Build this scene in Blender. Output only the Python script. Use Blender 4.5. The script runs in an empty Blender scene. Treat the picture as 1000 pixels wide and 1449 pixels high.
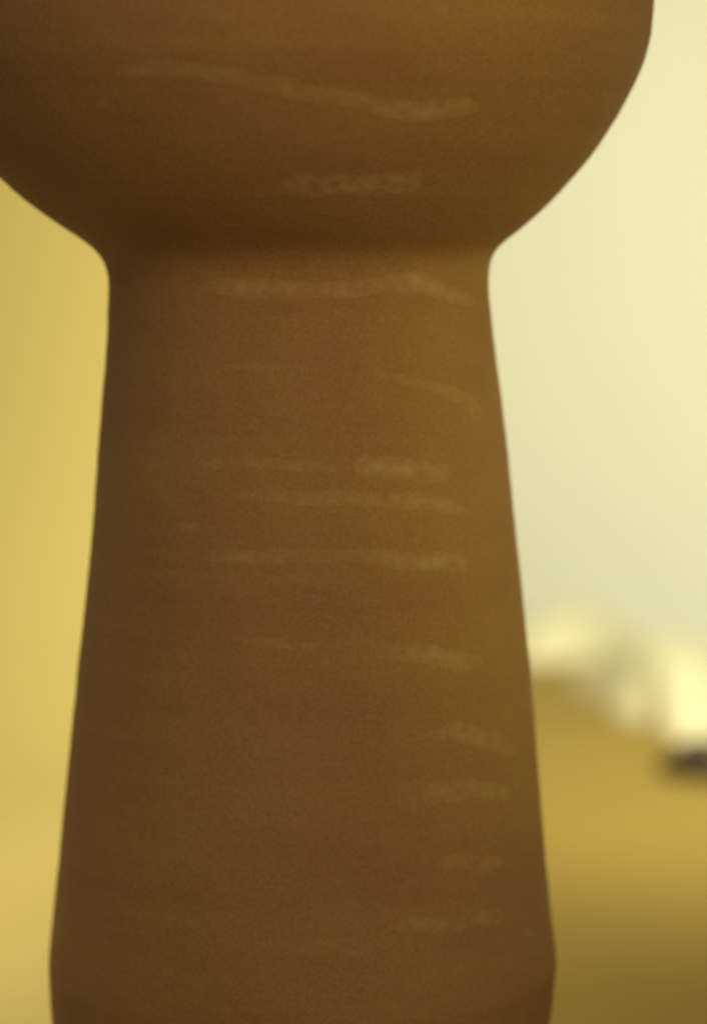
import bpy, bmesh, math, random
from mathutils import Vector, noise
from bisect import bisect_right

S = bpy.context.scene
COL = S.collection
R = math.radians

# ------------------------------------------------------------------ camera
PX = 0.00024                    # metres per photo pixel in the plane of the vase axis
W, H = 1000.0, 1449.0
PITCH = R(6.0)
DIST = 1.106
cam_d = bpy.data.cameras.new('camera')
cam = bpy.data.objects.new('camera', cam_d)
COL.objects.link(cam)
CAM = Vector((0.0, -DIST * math.cos(PITCH), DIST * math.sin(PITCH)))
cam.location = CAM
cam.rotation_euler = (math.pi / 2 - PITCH, 0, 0)
cam_d.sensor_fit = 'VERTICAL'
cam_d.sensor_height = 36.0
cam_d.lens = 36.0 * DIST / (H * PX)
cam_d.clip_start = 0.05
cam_d.clip_end = 100.0
cam_d.dof.use_dof = True
cam_d.dof.focus_distance = 1.022
cam_d.dof.aperture_fstop = 4.3
cam_d.dof.aperture_blades = 0
S.camera = cam

# ------------------------------------------------------------------ world, lamps, exposure
w = bpy.data.worlds.new("World")
S.world = w
w.use_nodes = True
bg = w.node_tree.nodes['Background']
bg.inputs[0].default_value = (0.98, 0.96, 0.95, 1)
bg.inputs[1].default_value = 0.19

def area(name, loc, target, sx, sy, power, color, spread=180):
    l = bpy.data.lights.new(name, 'AREA')
    l.shape = 'RECTANGLE'
    l.size, l.size_y = sx, sy
    l.energy = power
    l.color = color
    l.spread = R(spread)
    o = bpy.data.objects.new(name, l)
    COL.objects.link(o)
    o.location = loc
    o.rotation_euler = (Vector(target) - Vector(loc)).to_track_quat('-Z', 'Y').to_euler()
    return o

# two lamps beside the table, behind the vase, turned to the walls
area('backdrop_lamp', (0.34, 0.16, 0.40), (0.56, 1.60, -0.24), 0.5, 0.4, 6.6, (1.0, 0.985, 0.905), 104)
area('backdrop_lamp', (-0.62, 0.08, 0.46), (-0.20, 0.46, -0.24), 0.4, 0.4, 1.42, (1.0, 0.90, 0.79), 70)
# weak warm lamp behind the camera, above it and to its right
area('front_lamp', (0.36, -1.0, 0.40), (0.0, 0.0, 0.13), 0.5, 0.4, 0.70, (1.0, 0.77, 0.42), 60)
# added golden light low on the right, for the glow along the trunk
area('added_rim_light', (0.80, 0.13, 0.03), (0.07, 0.0, 0.02), 0.12, 0.12, 0.062, (1.0, 1.0, 0.30), 30)

S.view_settings.view_transform = 'Standard'
S.view_settings.look = 'None'
S.view_settings.exposure = 0.0
S.view_settings.gamma = 1.0

# ------------------------------------------------------------------ helpers
def ray(px, py):
    """direction of the sight line through a photo pixel"""
    x = (px - W / 2) * PX / DIST
    y = (H / 2 - py) * PX / DIST
    f = Vector((0, math.cos(PITCH), -math.sin(PITCH)))
    u = Vector((0, math.sin(PITCH), math.cos(PITCH)))
    return (f + Vector((1, 0, 0)) * x + u * y).normalized()

def on_plane_y(px, py, Y):
    d = ray(px, py)
    return CAM + d * ((Y - CAM.y) / d.y)

def on_plane_z(px, py, Z):
    d = ray(px, py)
    return CAM + d * ((Z - CAM.z) / d.z)

def pchip(xs, ys):
    n = len(xs)
    h = [xs[i + 1] - xs[i] for i in range(n - 1)]
    d = [(ys[i + 1] - ys[i]) / h[i] for i in range(n - 1)]
    m = [0.0] * n
    m[0], m[-1] = d[0], d[-1]
    for i in range(1, n - 1):
        if d[i - 1] * d[i] > 0:
            w1, w2 = 2 * h[i] + h[i - 1], h[i] + 2 * h[i - 1]
            m[i] = (w1 + w2) / (w1 / d[i - 1] + w2 / d[i])
    def f(x):
        i = min(max(bisect_right(xs, x) - 1, 0), n - 2)
        t = (x - xs[i]) / h[i]
        t = min(max(t, 0.0), 1.0)
        t2, t3 = t * t, t * t * t
        return ((2 * t3 - 3 * t2 + 1) * ys[i] + (t3 - 2 * t2 + t) * h[i] * m[i]
                + (-2 * t3 + 3 * t2) * ys[i + 1] + (t3 - t2) * h[i] * m[i + 1])
    return f

def mesh_obj(name, verts, faces, mat, parent=None, smooth=True):
    me = bpy.data.meshes.new(name)
    me.from_pydata(verts, [], faces)
    if smooth:
        me.polygons.foreach_set('use_smooth', [True] * len(me.polygons))
    me.materials.append(mat)
    o = bpy.data.objects.new(name, me)
    COL.objects.link(o)
    if parent:
        o.parent = parent
    return o

def tag(o, label=None, cat=None, kind=None, group=None):
    if label: o['label'] = label
    if cat: o['category'] = cat
    if kind: o['kind'] = kind
    if group: o['group'] = group
    return o

def rough_material(name, c0, c1, scale, rough, bump=0.2, bump_scale=300, bump_dist=0.001, detail=5):
    m = bpy.data.materials.new(name)
    m.use_nodes = True
    nt = m.node_tree
    b = nt.nodes['Principled BSDF']
    tc = nt.nodes.new('ShaderNodeTexCoord')
    n1 = nt.nodes.new('ShaderNodeTexNoise')
    n1.inputs['Scale'].default_value = scale
    n1.inputs['Detail'].default_value = detail
    r = nt.nodes.new('ShaderNodeValToRGB')
    r.color_ramp.elements[0].position = 0.3
    r.color_ramp.elements[1].position = 0.7
    r.color_ramp.elements[0].color = (*c0, 1)
    r.color_ramp.elements[1].color = (*c1, 1)
    n2 = nt.nodes.new('ShaderNodeTexNoise')
    n2.inputs['Scale'].default_value = bump_scale
    n2.inputs['Detail'].default_value = 4
    bp = nt.nodes.new('ShaderNodeBump')
    bp.inputs['Strength'].default_value = bump
    bp.inputs['Distance'].default_value = bump_dist
    L = nt.links.new
    L(tc.outputs['Object'], n1.inputs['Vector'])
    L(tc.outputs['Object'], n2.inputs['Vector'])
    L(n1.outputs['Fac'], r.inputs['Fac'])
    L(r.outputs['Color'], b.inputs['Base Color'])
    L(n2.outputs['Fac'], bp.inputs['Height'])
    L(bp.outputs['Normal'], b.inputs['Normal'])
    b.inputs['Roughness'].default_value = rough
    b.inputs['Specular IOR Level'].default_value = 0.19
    return m

# ------------------------------------------------------------------ the setting
TABLE_Z = -0.232
TABLE_BACK = 1.24

cream = rough_material('cream_paint', (0.91, 0.885, 0.565), (0.93, 0.905, 0.59), 3.0, 0.9, 0.15, 120, 0.001)
ochre = rough_material('ochre_paper', (0.67, 0.53, 0.145), (0.70, 0.555, 0.155), 4.0, 0.9, 0.15, 90, 0.001)
table_m = rough_material('ochre_cloth', (0.34, 0.23, 0.038), (0.38, 0.26, 0.044), 6.0, 0.85, 0.3, 500, 0.001)
floor_m = rough_material('brown_floor', (0.22, 0.14, 0.06), (0.30, 0.19, 0.08), 5.0, 0.7)

def box(name, x0, x1, y0, y1, z0, z1, mat, parent=None, bevel=0.0):
    bm = bmesh.new()
    vs = [bm.verts.new((x, y, z)) for x in (x0, x1) for y in (y0, y1) for z in (z0, z1)]
    for f in ((0, 1, 3, 2), (4, 6, 7, 5), (0, 4, 5, 1), (2, 3, 7, 6), (0, 2, 6, 4), (1, 5, 7, 3)):
        bm.faces.new([vs[i] for i in f])
    bmesh.ops.recalc_face_normals(bm, faces=bm.faces)
    if bevel:
        bmesh.ops.bevel(bm, geom=bm.edges[:], offset=bevel, segments=4, affect='EDGES', profile=0.5)
    me = bpy.data.meshes.new(name)
    bm.to_mesh(me); bm.free()
    if bevel:
        me.polygons.foreach_set('use_smooth', [True] * len(me.polygons))
    me.materials.append(mat)
    o = bpy.data.objects.new(name, me)
    COL.objects.link(o)
    if parent: o.parent = parent
    return o

FLOOR_Z = TABLE_Z - 0.75
tag(box('wall_back', -2.2, 2.6, 1.60, 1.72, FLOOR_Z, 2.0, cream), kind='structure')
tag(box('floor', -2.2, 2.6, -2.5, 1.72, FLOOR_Z - 0.1, FLOOR_Z - 0.002, floor_m), kind='structure')

tb = bpy.data.objects.new('table', None)
COL.objects.link(tb)
tb.location = (0, 0, FLOOR_Z)
tag(tb, 'broad ochre yellow table that the brown vase stands on', 'table')
inv = -FLOOR_Z
tp = box('tabletop', -0.95, 1.05, -0.35, TABLE_BACK, TABLE_Z - 0.035 + inv, TABLE_Z + inv, table_m, tb, bevel=0.006)
for sx in (-0.85, 0.95):
    for sy in (-0.27, TABLE_BACK - 0.1):
        box('leg', sx - 0.03, sx + 0.03, sy - 0.03, sy + 0.03, 0, TABLE_Z - 0.036 + inv, floor_m, tb, bevel=0.003)

# yellow paper sweep: hangs on the left, curves forward and lies on the table behind the vase
sheet = bpy.data.objects.new('paper_sweep', None)
COL.objects.link(sheet)
sheet.location = (-0.4, 1.15, TABLE_Z)
tag(sheet, 'plain yellow ochre paper sheet hanging behind the left side of the vase', 'paper backdrop')
line = [(0.14 + 0.05 * i, 0.0015) for i in range(12)]
RC = 0.42
y_c = line[-1][0] + 0.02
for i in range(17):
    t = math.pi / 2 * i / 16
    line.append((y_c + RC * math.sin(t), 0.0015 + RC * (1 - math.cos(t))))
for i in range(1, 14):
    line.append((y_c + RC, 0.0015 + RC + 0.07 * i))
verts, faces = [], []
XS = [-0.62 + 0.585 * i / 24 for i in range(25)]
for t_ in (0.0, 0.0012):
    for i, (y, z) in enumerate(line):
        y0, z0 = line[max(i - 1, 0)]; y1, z1 = line[min(i + 1, len(line) - 1)]
        l_ = math.hypot(y1 - y0, z1 - z0)
        ny, nz = (z1 - z0) / l_, -(y1 - y0) / l_
        for x in XS:
            wv = 0.004 * noise.noise((x * 3.0, i * 0.22, 0.7)) * min(1.0, max(0, i - 12) / 8)
            verts.append((x + 0.4, y + ny * (t_ + wv) - 1.15, z + 0.0013 + nz * (t_ + wv)))
nx = len(XS); ln = len(line); off = nx * ln
for i in range(ln - 1):
    for k in range(nx - 1):
        q = (i * nx + k, i * nx + k + 1, (i + 1) * nx + k + 1, (i + 1) * nx + k)
        faces.append(q)
        faces.append(tuple(v + off for v in q[::-1]))
ring = [k for k in range(nx)] + [i * nx + nx - 1 for i in range(1, ln)] + [(ln - 1) * nx + k for k in range(nx - 2, -1, -1)] + [i * nx for i in range(ln - 2, 0, -1)]
for i in range(len(ring)):
    a_, b_ = ring[i], ring[(i + 1) % len(ring)]
    faces.append((b_, a_, a_ + off, b_ + off))
mesh_obj('sheet', verts, faces, ochre, sheet)
# the round bar that the sheet hangs from, above the picture
bm = bmesh.new()
top_z = 0.0015 + RC + 0.07 * 13
bmesh.ops.create_cone(bm, cap_ends=True, segments=24, radius1=0.014, radius2=0.014, depth=0.70)
me = bpy.data.meshes.new('hanging_bar'); bm.to_mesh(me); bm.free()
me.materials.append(floor_m)
bar = bpy.data.objects.new('hanging_bar', me); COL.objects.link(bar); bar.parent = sheet
bar.rotation_euler = (0, math.pi / 2, 0)
bar.location = (0.07, y_c + RC - 1.15, top_z + 0.016)
for sx in (-0.27, 0.41):          # two stands that carry the bar
    box('stand_pole', sx - 0.01, sx + 0.01, y_c + RC - 1.15 + 0.02, y_c + RC - 1.15 + 0.04, 0.0, top_z + 0.03, floor_m, sheet)

# ------------------------------------------------------------------ the vase: profile read off both silhouettes
right = [(923, -60), (924, -20), (922, 22), (917, 66), (906, 99), (890, 132), (862, 181), (835, 223), (802, 261), (763, 300), (725, 333),
         (704, 350), (694, 370), (692, 405), (697, 460), (712, 580), (735, 800), (750, 950), (765, 1130), (780, 1290), (786, 1340),
         (787, 1356), (784, 1385), (778, 1432), (768, 1475)]
left = [(-124, -60), (-125, -20), (-122, 22), (-117, 66), (-106, 99), (-89, 132), (-58, 181), (-26, 223), (11, 261), (50, 292), (90, 320),
        (120, 340), (140, 357), (150, 373), (155, 400), (154, 455), (144, 590), (128, 790), (112, 940), (95, 1110), (79, 1270), (72, 1340),
        (71, 1362), (73, 1395), (76, 1432), (84, 1475)]

def edge(pts):
    q = []
    for px, py in pts:
        p = on_plane_y(px, py, 0.0)
        q.append((p.z, p.x))
    q.sort()
    return pchip([a for a, _ in q], [b for _, b in q]), q[0][0], q[-1][0]

def smoothed(f, sig, keep_below):
    """gaussian smoothing of a silhouette above the sharp edge at the foot, tabulated"""
    tab = {}
    def g(z):
        if z < keep_below:
            return f(z)
        k = round(z * 20000)
        if k not in tab:
            zz = k / 20000.0
            sg = min(sig * (1 + 1.6 * min(1.0, max(0.0, (zz - Z_SHOULDER) / 0.02))), (zz - keep_below) / 2.5 + 1e-6)
            num = den = 0.0
            for i in range(-12, 13):
                t = i / 4.8
                wgt = math.exp(-0.5 * t * t)
                num += wgt * f(zz + t * sg); den += wgt
            tab[k] = num / den
        return tab[k]
    def lin(z):
        k = math.floor(z * 20000) / 20000.0
        u = (z - k) * 20000
        return g(k + 1e-9) * (1 - u) + g(k + 1 / 20000.0 + 1e-9) * u
    return lin

eR, z0r, z1r = edge(right)
eL, z0l, z1l = edge(left)
Z_SHOULDER = on_plane_y(425, 320, 0).z
_zk = on_plane_y(428, 1352, 0).z
eR, eL = smoothed(eR, 9 * PX, _zk), smoothed(eL, 9 * PX, _zk)
ZB = max(z0r, z0l)
ZT = min(z1r, z1l)
Z_NECK = on_plane_y(425, 362, 0).z
Z_KINK = on_plane_y(428, 1357, 0).z

def prof(z):
    """centre x and radius of the vase at height z"""
    zz = min(max(z, ZB), ZT)
    a, b = eL(zz), eR(zz)
    c, r = (a + b) / 2, (b - a) / 2
    if z > ZT:                         # shoulder above the picture: closes to the mouth
        t = (z - ZT) / 0.105
        t = min(t, 0.97)
        r = r * (0.36 + 0.64 * math.sqrt(max(0.0, 1 - t * t)))
    if z < ZB:
        r = r - (ZB - z) * 0.35
    # faint throwing ripples
    r += 0.00022 * noise.noise((z * 85.0, 0.3, 2.1)) + 0.00012 * noise.noise((z * 230.0, 5.3, 1.1))
    return c, r

def surf(z, a):
    c, r = prof(z)
    r += 0.0005 * noise.noise((math.cos(a) * 1.3, math.sin(a) * 1.3, z * 9.0))
    return Vector((c + r * math.cos(a), r * math.sin(a), z))

def normal(z, a):
    e, f = 0.0006, 0.004
    dz = surf(z + e, a) - surf(z - e, a)
    da = surf(z, a + f) - surf(z, a - f)
    return da.cross(dz).normalized()

def vase_material():
    m = bpy.data.materials.new('brown_stoneware')
    m.use_nodes = True
    nt = m.node_tree
    b = nt.nodes['Principled BSDF']
    N = nt.nodes.new
    L = nt.links.new
    tc = N('ShaderNodeTexCoord')
    big = N('ShaderNodeTexNoise'); big.inputs['Scale'].default_value = 14; big.inputs['Detail'].default_value = 4
    fine = N('ShaderNodeTexNoise'); fine.inputs['Scale'].default_value = 900; fine.inputs['Detail'].default_value = 3
    mid = N('ShaderNodeTexNoise'); mid.inputs['Scale'].default_value = 190; mid.inputs['Detail'].default_value = 5
    mp = N('ShaderNodeMapping'); mp.inputs['Scale'].default_value = (1, 1, 7)
    band = N('ShaderNodeTexNoise'); band.inputs['Scale'].default_value = 9; band.inputs['Detail'].default_value = 6
    L(tc.outputs['Object'], mp.inputs['Vector'])
    L(mp.outputs['Vector'], band.inputs['Vector'])
    for n in (big, fine, mid):
        L(tc.outputs['Object'], n.inputs['Vector'])
    r = N('ShaderNodeValToRGB')
    r.color_ramp.elements[0].position = 0.3
    r.color_ramp.elements[1].position = 0.72
    r.color_ramp.elements[0].color = (0.258, 0.120, 0.037, 1)
    r.color_ramp.elements[1].color = (0.314, 0.172, 0.044, 1)
    mx = N('ShaderNodeMix'); mx.data_type = 'FLOAT'; mx.inputs[0].default_value = 0.45
    L(big.outputs['Fac'], mx.inputs[2]); L(band.outputs['Fac'], mx.inputs[3])
    L(mx.outputs[0], r.inputs['Fac'])
    # grain of the clay
    g = N('ShaderNodeMapRange')
    g.inputs['From Min'].default_value = 0.3; g.inputs['From Max'].default_value = 0.7
    g.inputs['To Min'].default_value = 0.89; g.inputs['To Max'].default_value = 1.11
    L(fine.outputs['Fac'], g.inputs['Value'])
    mul = N('ShaderNodeMix'); mul.data_type = 'RGBA'; mul.blend_type = 'MULTIPLY'; mul.inputs[0].default_value = 1.0
    L(r.outputs['Color'], mul.inputs[6])
    L(g.outputs['Result'], mul.inputs[7])
    # pale slip on the streaks
    at = N('ShaderNodeAttribute'); at.attribute_name = 'slip'
    br = N('ShaderNodeMapRange')
    br.inputs['From Min'].default_value = 0.30; br.inputs['From Max'].default_value = 0.62
    br.inputs['To Min'].default_value = 0.15; br.inputs['To Max'].default_value = 1.2
    L(mid.outputs['Fac'], br.inputs['Value'])
    sm = N('ShaderNodeMath'); sm.operation = 'MULTIPLY'; sm.use_clamp = True
    L(at.outputs['Fac'], sm.inputs[0]); L(br.outputs['Result'], sm.inputs[1])
    sl = N('ShaderNodeMix'); sl.data_type = 'RGBA'
    L(sm.outputs[0], sl.inputs[0])
    L(mul.outputs[2], sl.inputs[6])
    sl.inputs[7].default_value = (0.55, 0.40, 0.14, 1)
    L(sl.outputs[2], b.inputs['Base Color'])
    bp = N('ShaderNodeBump'); bp.inputs['Strength'].default_value = 0.18; bp.inputs['Distance'].default_value = 0.0006
    L(fine.outputs['Fac'], bp.inputs['Height'])
    bp2 = N('ShaderNodeBump'); bp2.inputs['Strength'].default_value = 0.18; bp2.inputs['Distance'].default_value = 0.0015
    L(mid.outputs['Fac'], bp2.inputs['Height'])
    L(bp.outputs['Normal'], bp2.inputs['Normal'])
    L(bp2.outputs['Normal'], b.inputs['Normal'])
    b.inputs['Roughness'].default_value = 0.72
    b.inputs['Specular IOR Level'].default_value = 0.2
    return m

clay = vase_material()

vase = bpy.data.objects.new('vase', None)
COL.objects.link(vase)
VB = Vector((prof(ZB)[0], 0.0, TABLE_Z))
vase.location = VB
tag(vase, 'tall brown stoneware vase with a round bulb on a flaring trunk and faint pale streaks', 'vase')

NS = 224
def lathe_part(name, za, zb, rows):
    verts, norms, faces = [], [], []
    for i in range(rows + 1):
        z = za + (zb - za) * i / rows
        zn = min(max(z, za + 0.0007), zb - 0.0007)
        for k in range(NS):
            a = 2 * math.pi * k / NS
            verts.append(surf(z, a) - VB)
            norms.append(normal(zn if name != 'bulb' else z, a))
    for i in range(rows):
        for k in range(NS):
            k2 = (k + 1) % NS
            faces.append((i * NS + k, i * NS + k2, (i + 1) * NS + k2, (i + 1) * NS + k))
    o = mesh_obj(name, verts, faces, clay, vase)
    o.data.normals_split_custom_set_from_vertices([tuple(n) for n in norms])
    return o

Z_LIP = ZT + 0.098
lathe_part('foot', TABLE_Z, Z_KINK, 24)
lathe_part('trunk', Z_KINK, Z_NECK, 260)
lathe_part('bulb', Z_NECK, Z_LIP, 220)

# lip and inside of the mouth, above the picture
lip_prof = []
c_l, r_l = prof(Z_LIP)
for dr, dz in ((0, 0), (0.0015, 0.004), (0.001, 0.008), (-0.002, 0.010), (-0.0055, 0.008), (-0.007, 0.003), (-0.007, -0.01)):
    lip_prof.append((r_l + dr, Z_LIP + dz))
for i in range(1, 9):
    z = Z_LIP - 0.01 - i * 0.012
    lip_prof.append((prof(z)[1] - 0.007, z))
verts, faces = [], []
for r_, z_ in lip_prof:
    for k in range(96):
        a = 2 * math.pi * k / 96
        verts.append((c_l + r_ * math.cos(a) - VB.x, r_ * math.sin(a), z_ - VB.z))
for i in range(len(lip_prof) - 1):
    for k in range(96):
        k2 = (k + 1) % 96
        faces.append((i * 96 + k, i * 96 + k2, (i + 1) * 96 + k2, (i + 1) * 96 + k))
n0 = (len(lip_prof) - 1) * 96
faces.append(tuple(n0 + k for k in range(96)))
mesh_obj('mouth_lip', verts, faces, clay, vase)

def hit(px, py):
    """where the sight line through a photo pixel meets the vase: (z, angle)"""
    d = ray(px, py)
    def f(t):
        p = CAM + d * t
        c, r = prof(p.z)
        return math.hypot(p.x - c, p.y) - r
    t = 0.85
    while f(t) > 0:
        t += 0.002
        if t > 1.12:
            return None
    lo, hi = t - 0.002, t
    for _ in range(24):
        mdl = (lo + hi) / 2
        if f(mdl) > 0: lo = mdl
        else: hi = mdl
    p = CAM + d * hi
    return p.z, math.atan2(p.y, p.x - prof(p.z)[0])

# streaks of pale slip: centre line over the surface (x, y, strength) and half width, in photo pixels
streaks = [
    ([(150, 108, .1), (180, 103, .4), (230, 99, .5), (280, 103, .5), (350, 113, .45), (400, 121, .5), (450, 132, .5), (500, 142, .6),
      (545, 151, .85), (590, 160, 1.0), (615, 158, .8), (650, 152, .5), (710, 149, .1)], 13),
    ([(380, 265, .1), (410, 264, .45), (460, 263, .8), (510, 263, .75), (550, 260, .85), (580, 255, .95), (603, 251, .3)], 13),
    ([(250, 408, .1), (300, 405, .35), (355, 405, .75), (400, 407, .65), (450, 409, .45), (500, 407, .5), (545, 401, .6), (585, 399, 1.0),
      (612, 404, .85), (640, 415, .5), (668, 430, .3), (688, 452, .05)], 13),
    ([(240, 523, .05), (300, 518, .2), (360, 518, .25), (420, 520, .25), (480, 524, .18), (545, 531, .25), (600, 544, .3), (645, 560, .3),
      (675, 582, .3), (690, 610, .05)], 13),
    ([(240, 664, .05), (290, 657, .25), (350, 653, .25), (420, 657, .28), (480, 662, .22), (510, 663, .1)], 14),
    ([(495, 657, .1), (520, 660, .65), (560, 664, .85), (600, 668, .7), (628, 672, .4), (645, 676, .05)], 14),
    ([(280, 704, .05), (340, 701, .25), (420, 703, .35), (500, 707, .4), (560, 710, .5), (610, 713, .5), (650, 722, .3), (700, 745, .05)], 12),
    ([(225, 746, .05), (250, 744, .3), (278, 746, .4), (292, 746, .05)], 9),
    ([(265, 787, .05), (310, 786, .35), (370, 788, .4), (440, 788, .35), (520, 787, .4), (570, 791, .65), (610, 795, .75), (645, 799, .65), (670, 803, .05)], 12),
    ([(300, 913, .05), (360, 911, .25), (430, 912, .25), (520, 920, .2), (590, 927, .6), (630, 931, .6), (670, 938, .3), (720, 948, .05)], 14),
    ([(560, 1042, .05), (630, 1037, .35), (665, 1040, .7), (695, 1048, .5), (730, 1061, .25), (750, 1072, .03)], 14),
    ([(575, 1124, .05), (620, 1121, .4), (660, 1119, .5), (710, 1120, .35), (740, 1122, .05)], 15),
    ([(580, 1217, .05), (640, 1219, .3), (690, 1221, .3), (745, 1224, .04)], 15),
    ([(530, 1311, .04), (580, 1309, .4), (620, 1306, .4), (660, 1303, .4), (700, 1299, .4), (722, 1297, .03)], 12),
    ([(740, 1316, .1), (748, 1320, .6), (757, 1327, .1)], 6),
    ([(430, 1352, .04), (490, 1350, .22), (550, 1352, .2), (600, 1358, .03)], 14),
    ([(400, 1036, .03), (460, 1040, .16), (530, 1044, .14), (560, 1045, .03)], 15),
    ([(128, 158, .05), (142, 146, .35), (160, 152, .35), (168, 166, .05)], 8),
    ([(132, 172, .05), (148, 160, .2), (160, 168, .05)], 5),
    ([(272, 830, .04), (290, 829, .22), (312, 832, .04)], 10),
]
# a few further streaks round the back of the vase: (height, start angle, length, strength)
def catmull(pts, s):
    n = len(pts) - 1
    i = min(int(s * n), n - 1)
    t = s * n - i
    p = [pts[max(i - 1, 0)], pts[i], pts[i + 1], pts[min(i + 2, n)]]
    return [0.5 * (2 * p[1][k] + (p[2][k] - p[0][k]) * t + (2 * p[0][k] - 5 * p[1][k] + 4 * p[2][k] - p[3][k]) * t * t
                   + (3 * p[1][k] - p[0][k] - 3 * p[2][k] + p[3][k]) * t ** 3) for k in range(3)]

def streak_mesh(rows):
    """rows: list of lists of (z, angle, slip) -> a thin raised skin that sinks into the clay at its edges"""
    nv = len(rows[0])
    verts, norms, faces, slip = [], [], [], []
    for row in rows:
        for z, a, s in row:
            n = normal(z, a)
            p = surf(z, a) + n * (0.00030 * min(1.0, s * 2.5) - 0.00006)
            verts.append(p - VB); norms.append(n); slip.append(s)
    for i in range(len(rows) - 1):
        for k in range(nv - 1):
            q = (i * nv + k, (i + 1) * nv + k, (i + 1) * nv + k + 1, i * nv + k + 1)
            p0, p1, p3 = verts[q[0]], verts[q[1]], verts[q[3]]
            if (p1 - p0).cross(p3 - p0).dot(norms[q[0]]) < 0:
                q = q[::-1]
            faces.append(q)
    o = mesh_obj('slip_streak', verts, faces, clay, vase)
    at = o.data.attributes.new('slip', 'FLOAT', 'POINT')
    at.data.foreach_set('value', slip)
    o.data.normals_split_custom_set_from_vertices([tuple(n) for n in norms])

def across(v, seed, s):
    """soft brush section, uneven along its length"""
    j = 0.35 * noise.noise((seed * 7.1, s * 9.0, 0.5))
    u = v * (1.0 + 0.30 * noise.noise((seed * 3.3, s * 14.0, 4.5))) + j
    return math.exp(-1.3 * abs(u) ** 2.6) * max(0.0, 1 - (v / 1.9) ** 4)

SLIP_GAIN = 0.34
for idx, (pts, hw) in enumerate(streaks):
    hw *= 1.18
    length = sum(math.hypot(pts[i + 1][0] - pts[i][0], pts[i + 1][1] - pts[i][1]) for i in range(len(pts) - 1))
    n = max(16, int(length / 3))
    rows = []
    for i in range(n + 1):
        s = i / n
        x, y, st = catmull(pts, s)
        x2, y2, _ = catmull(pts, min(1, s + .01)); x1, y1, _ = catmull(pts, max(0, s - .01))
        tx, ty = x2 - x1, y2 - y1
        l = math.hypot(tx, ty) or 1
        row = []
        for k in range(15):
            v = -1.9 + 3.8 * k / 14
            h_ = hit(x - ty / l * v * hw, y + tx / l * v * hw)
            if h_ is None:
                break
            end = min(1.0, min(s, 1 - s) * 14)
            row.append((h_[0], h_[1], max(0.0, st) * SLIP_GAIN * end * across(v, idx, s)))
        if len(row) == 15:
            rows.append(row)
    if len(rows) > 2:
        streak_mesh(rows)

# ------------------------------------------------------------------ pale bundles and a dark lump on the table, far behind the focus
pale = rough_material('pale_cloth', (0.66, 0.61, 0.31), (0.70, 0.65, 0.34), 14.0, 0.95, 0.4, 200, 0.001)
dark = rough_material('dark_lump', (0.030, 0.020, 0.008), (0.07, 0.045, 0.016), 30.0, 0.6, 0.5, 90, 0.003)

def lump(name, centre, size, mat, seed, folds, rot=0.0, n=96, flat=0.35, taper=0.0, crumple=0.0):
    """a soft lobed body resting on the table: an ellipsoid with creases, flattened underneath"""
    verts, faces = [], []
    nu, nvv = n, n // 2
    for i in range(nvv + 1):
        th = math.pi * i / nvv
        for k in range(nu):
            ph = 2 * math.pi * k / nu
            d = Vector((math.sin(th) * math.cos(ph), math.sin(th) * math.sin(ph), math.cos(th)))
            q = 1 + folds * noise.noise(d * 1.6 + Vector((seed, 0, 0))) + folds * 0.6 * (abs(noise.noise(d * 3.1 + Vector((0, seed, 0)))) - 0.25) \
                + folds * 0.25 * noise.noise(d * 7.0 + Vector((0, 0, seed)))
            if crumple:
                q += crumple * (0.30 - abs(noise.noise(d * 2.3 + Vector((seed, seed, 0))))) + crumple * 0.5 * (0.25 - abs(noise.noise(d * 5.1 + Vector((seed, 3, 0)))))
            x, y, z = d.x * size[0] * q, d.y * size[1] * q, d.z * size[2] * q
            z *= 1 + taper * d.x
            z = max(z, -size[2] * flat)
            c, s = math.cos(rot), math.sin(rot)
            verts.append((x * c - y * s, x * s + y * c, z + size[2] * flat))
    for i in range(nvv):
        for k in range(nu):
            k2 = (k + 1) % nu
            faces.append((i * nu + k, (i + 1) * nu + k, (i + 1) * nu + k2, i * nu + k2))
    o = mesh_obj(name, verts, faces, mat)
    o.location = centre
    return o

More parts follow.
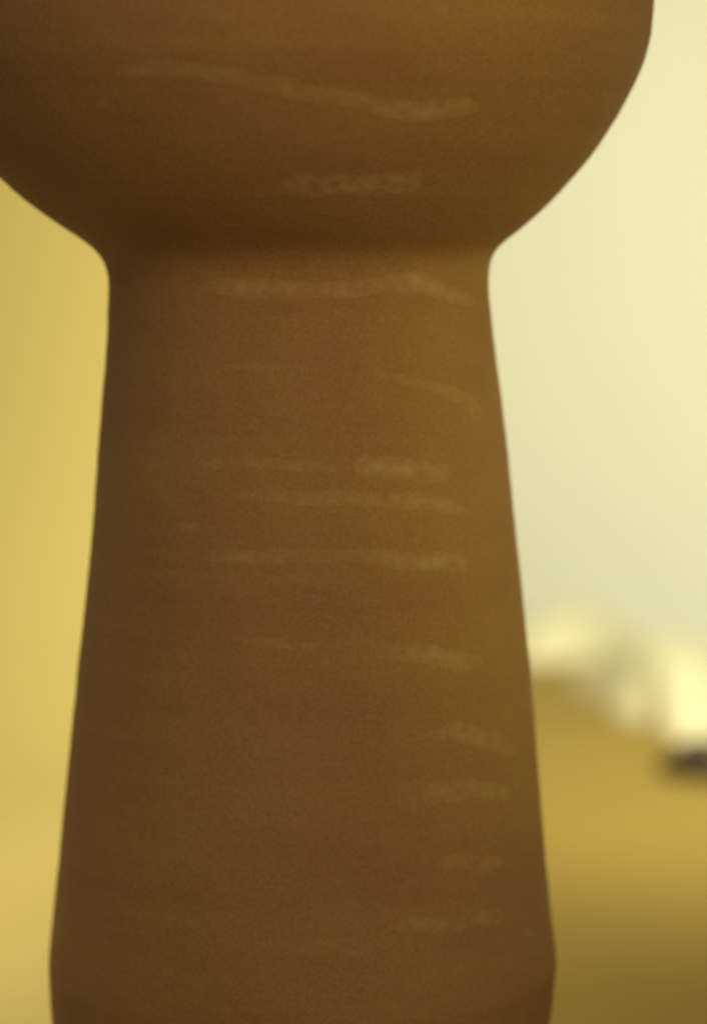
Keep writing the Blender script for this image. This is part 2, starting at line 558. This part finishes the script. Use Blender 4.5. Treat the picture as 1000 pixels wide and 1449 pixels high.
def cloth_heap(name, outline, height, mat, seed, n=120, rings=30):
    """a soft heap of cloth: a low dome with folds over a closed outline on the table; height(x, y) is its top"""
    cx = sum(p[0] for p in outline) / len(outline)
    cy = sum(p[1] for p in outline) / len(outline)
    # closed smooth outline, points spaced along the loop
    m = len(outline)
    loop = []
    for k in range(n):
        s_ = k / n * m
        i, t = int(s_), s_ - int(s_)
        p = [outline[(i + j) % m] for j in (-1, 0, 1, 2)]
        loop.append([0.5 * (2 * p[1][c] + (p[2][c] - p[0][c]) * t + (2 * p[0][c] - 5 * p[1][c] + 4 * p[2][c] - p[3][c]) * t * t
                            + (3 * p[1][c] - p[0][c] - 3 * p[2][c] + p[3][c]) * t ** 3) for c in (0, 1)])
    verts, faces = [(0.0, 0.0, 0.0)], []
    for r in range(1, rings + 1):
        t = r / rings
        for k in range(n):
            x, y = cx + (loop[k][0] - cx) * t, cy + (loop[k][1] - cy) * t
            verts.append((x - cx, y - cy, t))
    out = []
    for x, y, t in verts:
        h = height(x + cx, y + cy) * max(0.0, 1 - t ** 2) ** 0.95
        f = 0.08 * noise.noise((x * 26, y * 26, seed)) + 0.06 * (0.3 - abs(noise.noise((x * 17, y * 17, seed + 4)))) \
            + 0.03 * noise.noise((x * 80, y * 80, seed + 9))
        out.append((x, y, max(0.0, h * (1 + f)) + 0.001))
    for k in range(n):
        faces.append((0, 1 + k, 1 + (k + 1) % n))
    for r in range(rings - 1):
        for k in range(n):
            k2 = (k + 1) % n
            faces.append((1 + r * n + k, 1 + (r + 1) * n + k, 1 + (r + 1) * n + k2, 1 + r * n + k2))
    base = len(out)
    out += [(x, y, 0.0) for x, y, _ in out[1 + (rings - 1) * n:1 + rings * n]]
    for k in range(n):
        k2 = (k + 1) % n
        faces.append((1 + (rings - 1) * n + k, base + k, base + k2, 1 + (rings - 1) * n + k2))
    faces.append(tuple(base + k for k in range(n))[::-1])
    o = mesh_obj(name, out, faces, mat)
    o.location = (cx, cy, TABLE_Z + 0.0004)
    bm = bmesh.new(); bm.from_mesh(o.data); bmesh.ops.recalc_face_normals(bm, faces=bm.faces); bm.to_mesh(o.data); bm.free()
    return o

def tz(px, py):
    p = on_plane_z(px, py, TABLE_Z)
    return (p.x, p.y)

q = [tz(710, 940), tz(770, 941), tz(825, 938), tz(868, 930), tz(893, 925)]
yb = TABLE_BACK - 0.004
ol = q + [(q[4][0] + 0.004, yb - 0.01), (q[3][0], yb), (q[1][0], yb), (q[0][0] - 0.004, yb - 0.01)]
o = cloth_heap('cloth_heap', ol, lambda x, y: 0.034, pale, 2.0)
tag(o, 'pale cream cloth heap at the back table edge beside the vase outline', 'cloth')
q = [tz(800, 968), tz(824, 984), tz(850, 994), tz(862, 1012), tz(888, 1022), tz(915, 1028), tz(945, 1046), tz(990, 1052), tz(1050, 1040)]
ol = q + [(q[8][0] + 0.04, q[8][1] + 0.10), (q[7][0] + 0.03, q[8][1] + 0.19), (q[5][0] + 0.015, q[2][1] + 0.08), (q[3][0] - 0.012, q[2][1] + 0.06)]
xl, xr = q[0][0], q[7][0]
o = cloth_heap('cloth_heap', ol, lambda x, y: 0.022 + 0.024 * min(1.0, max(0.0, (x - xl) / (xr - xl) * 1.5)), pale, 7.0)
tag(o, 'pale cream cloth heap with pointed tips lying forward at the right edge', 'cloth')
p = on_plane_z(993, 1098, TABLE_Z)
o = lump('dark_lump', (p.x + 0.006, p.y, TABLE_Z + 0.0005), (0.028, 0.022, 0.015), dark, 5.0, 0.3, -0.5)  # small dark brown lump resting on the table
tag(o, 'small dark brown lump in front of the pale cloth at the right edge', 'stone')
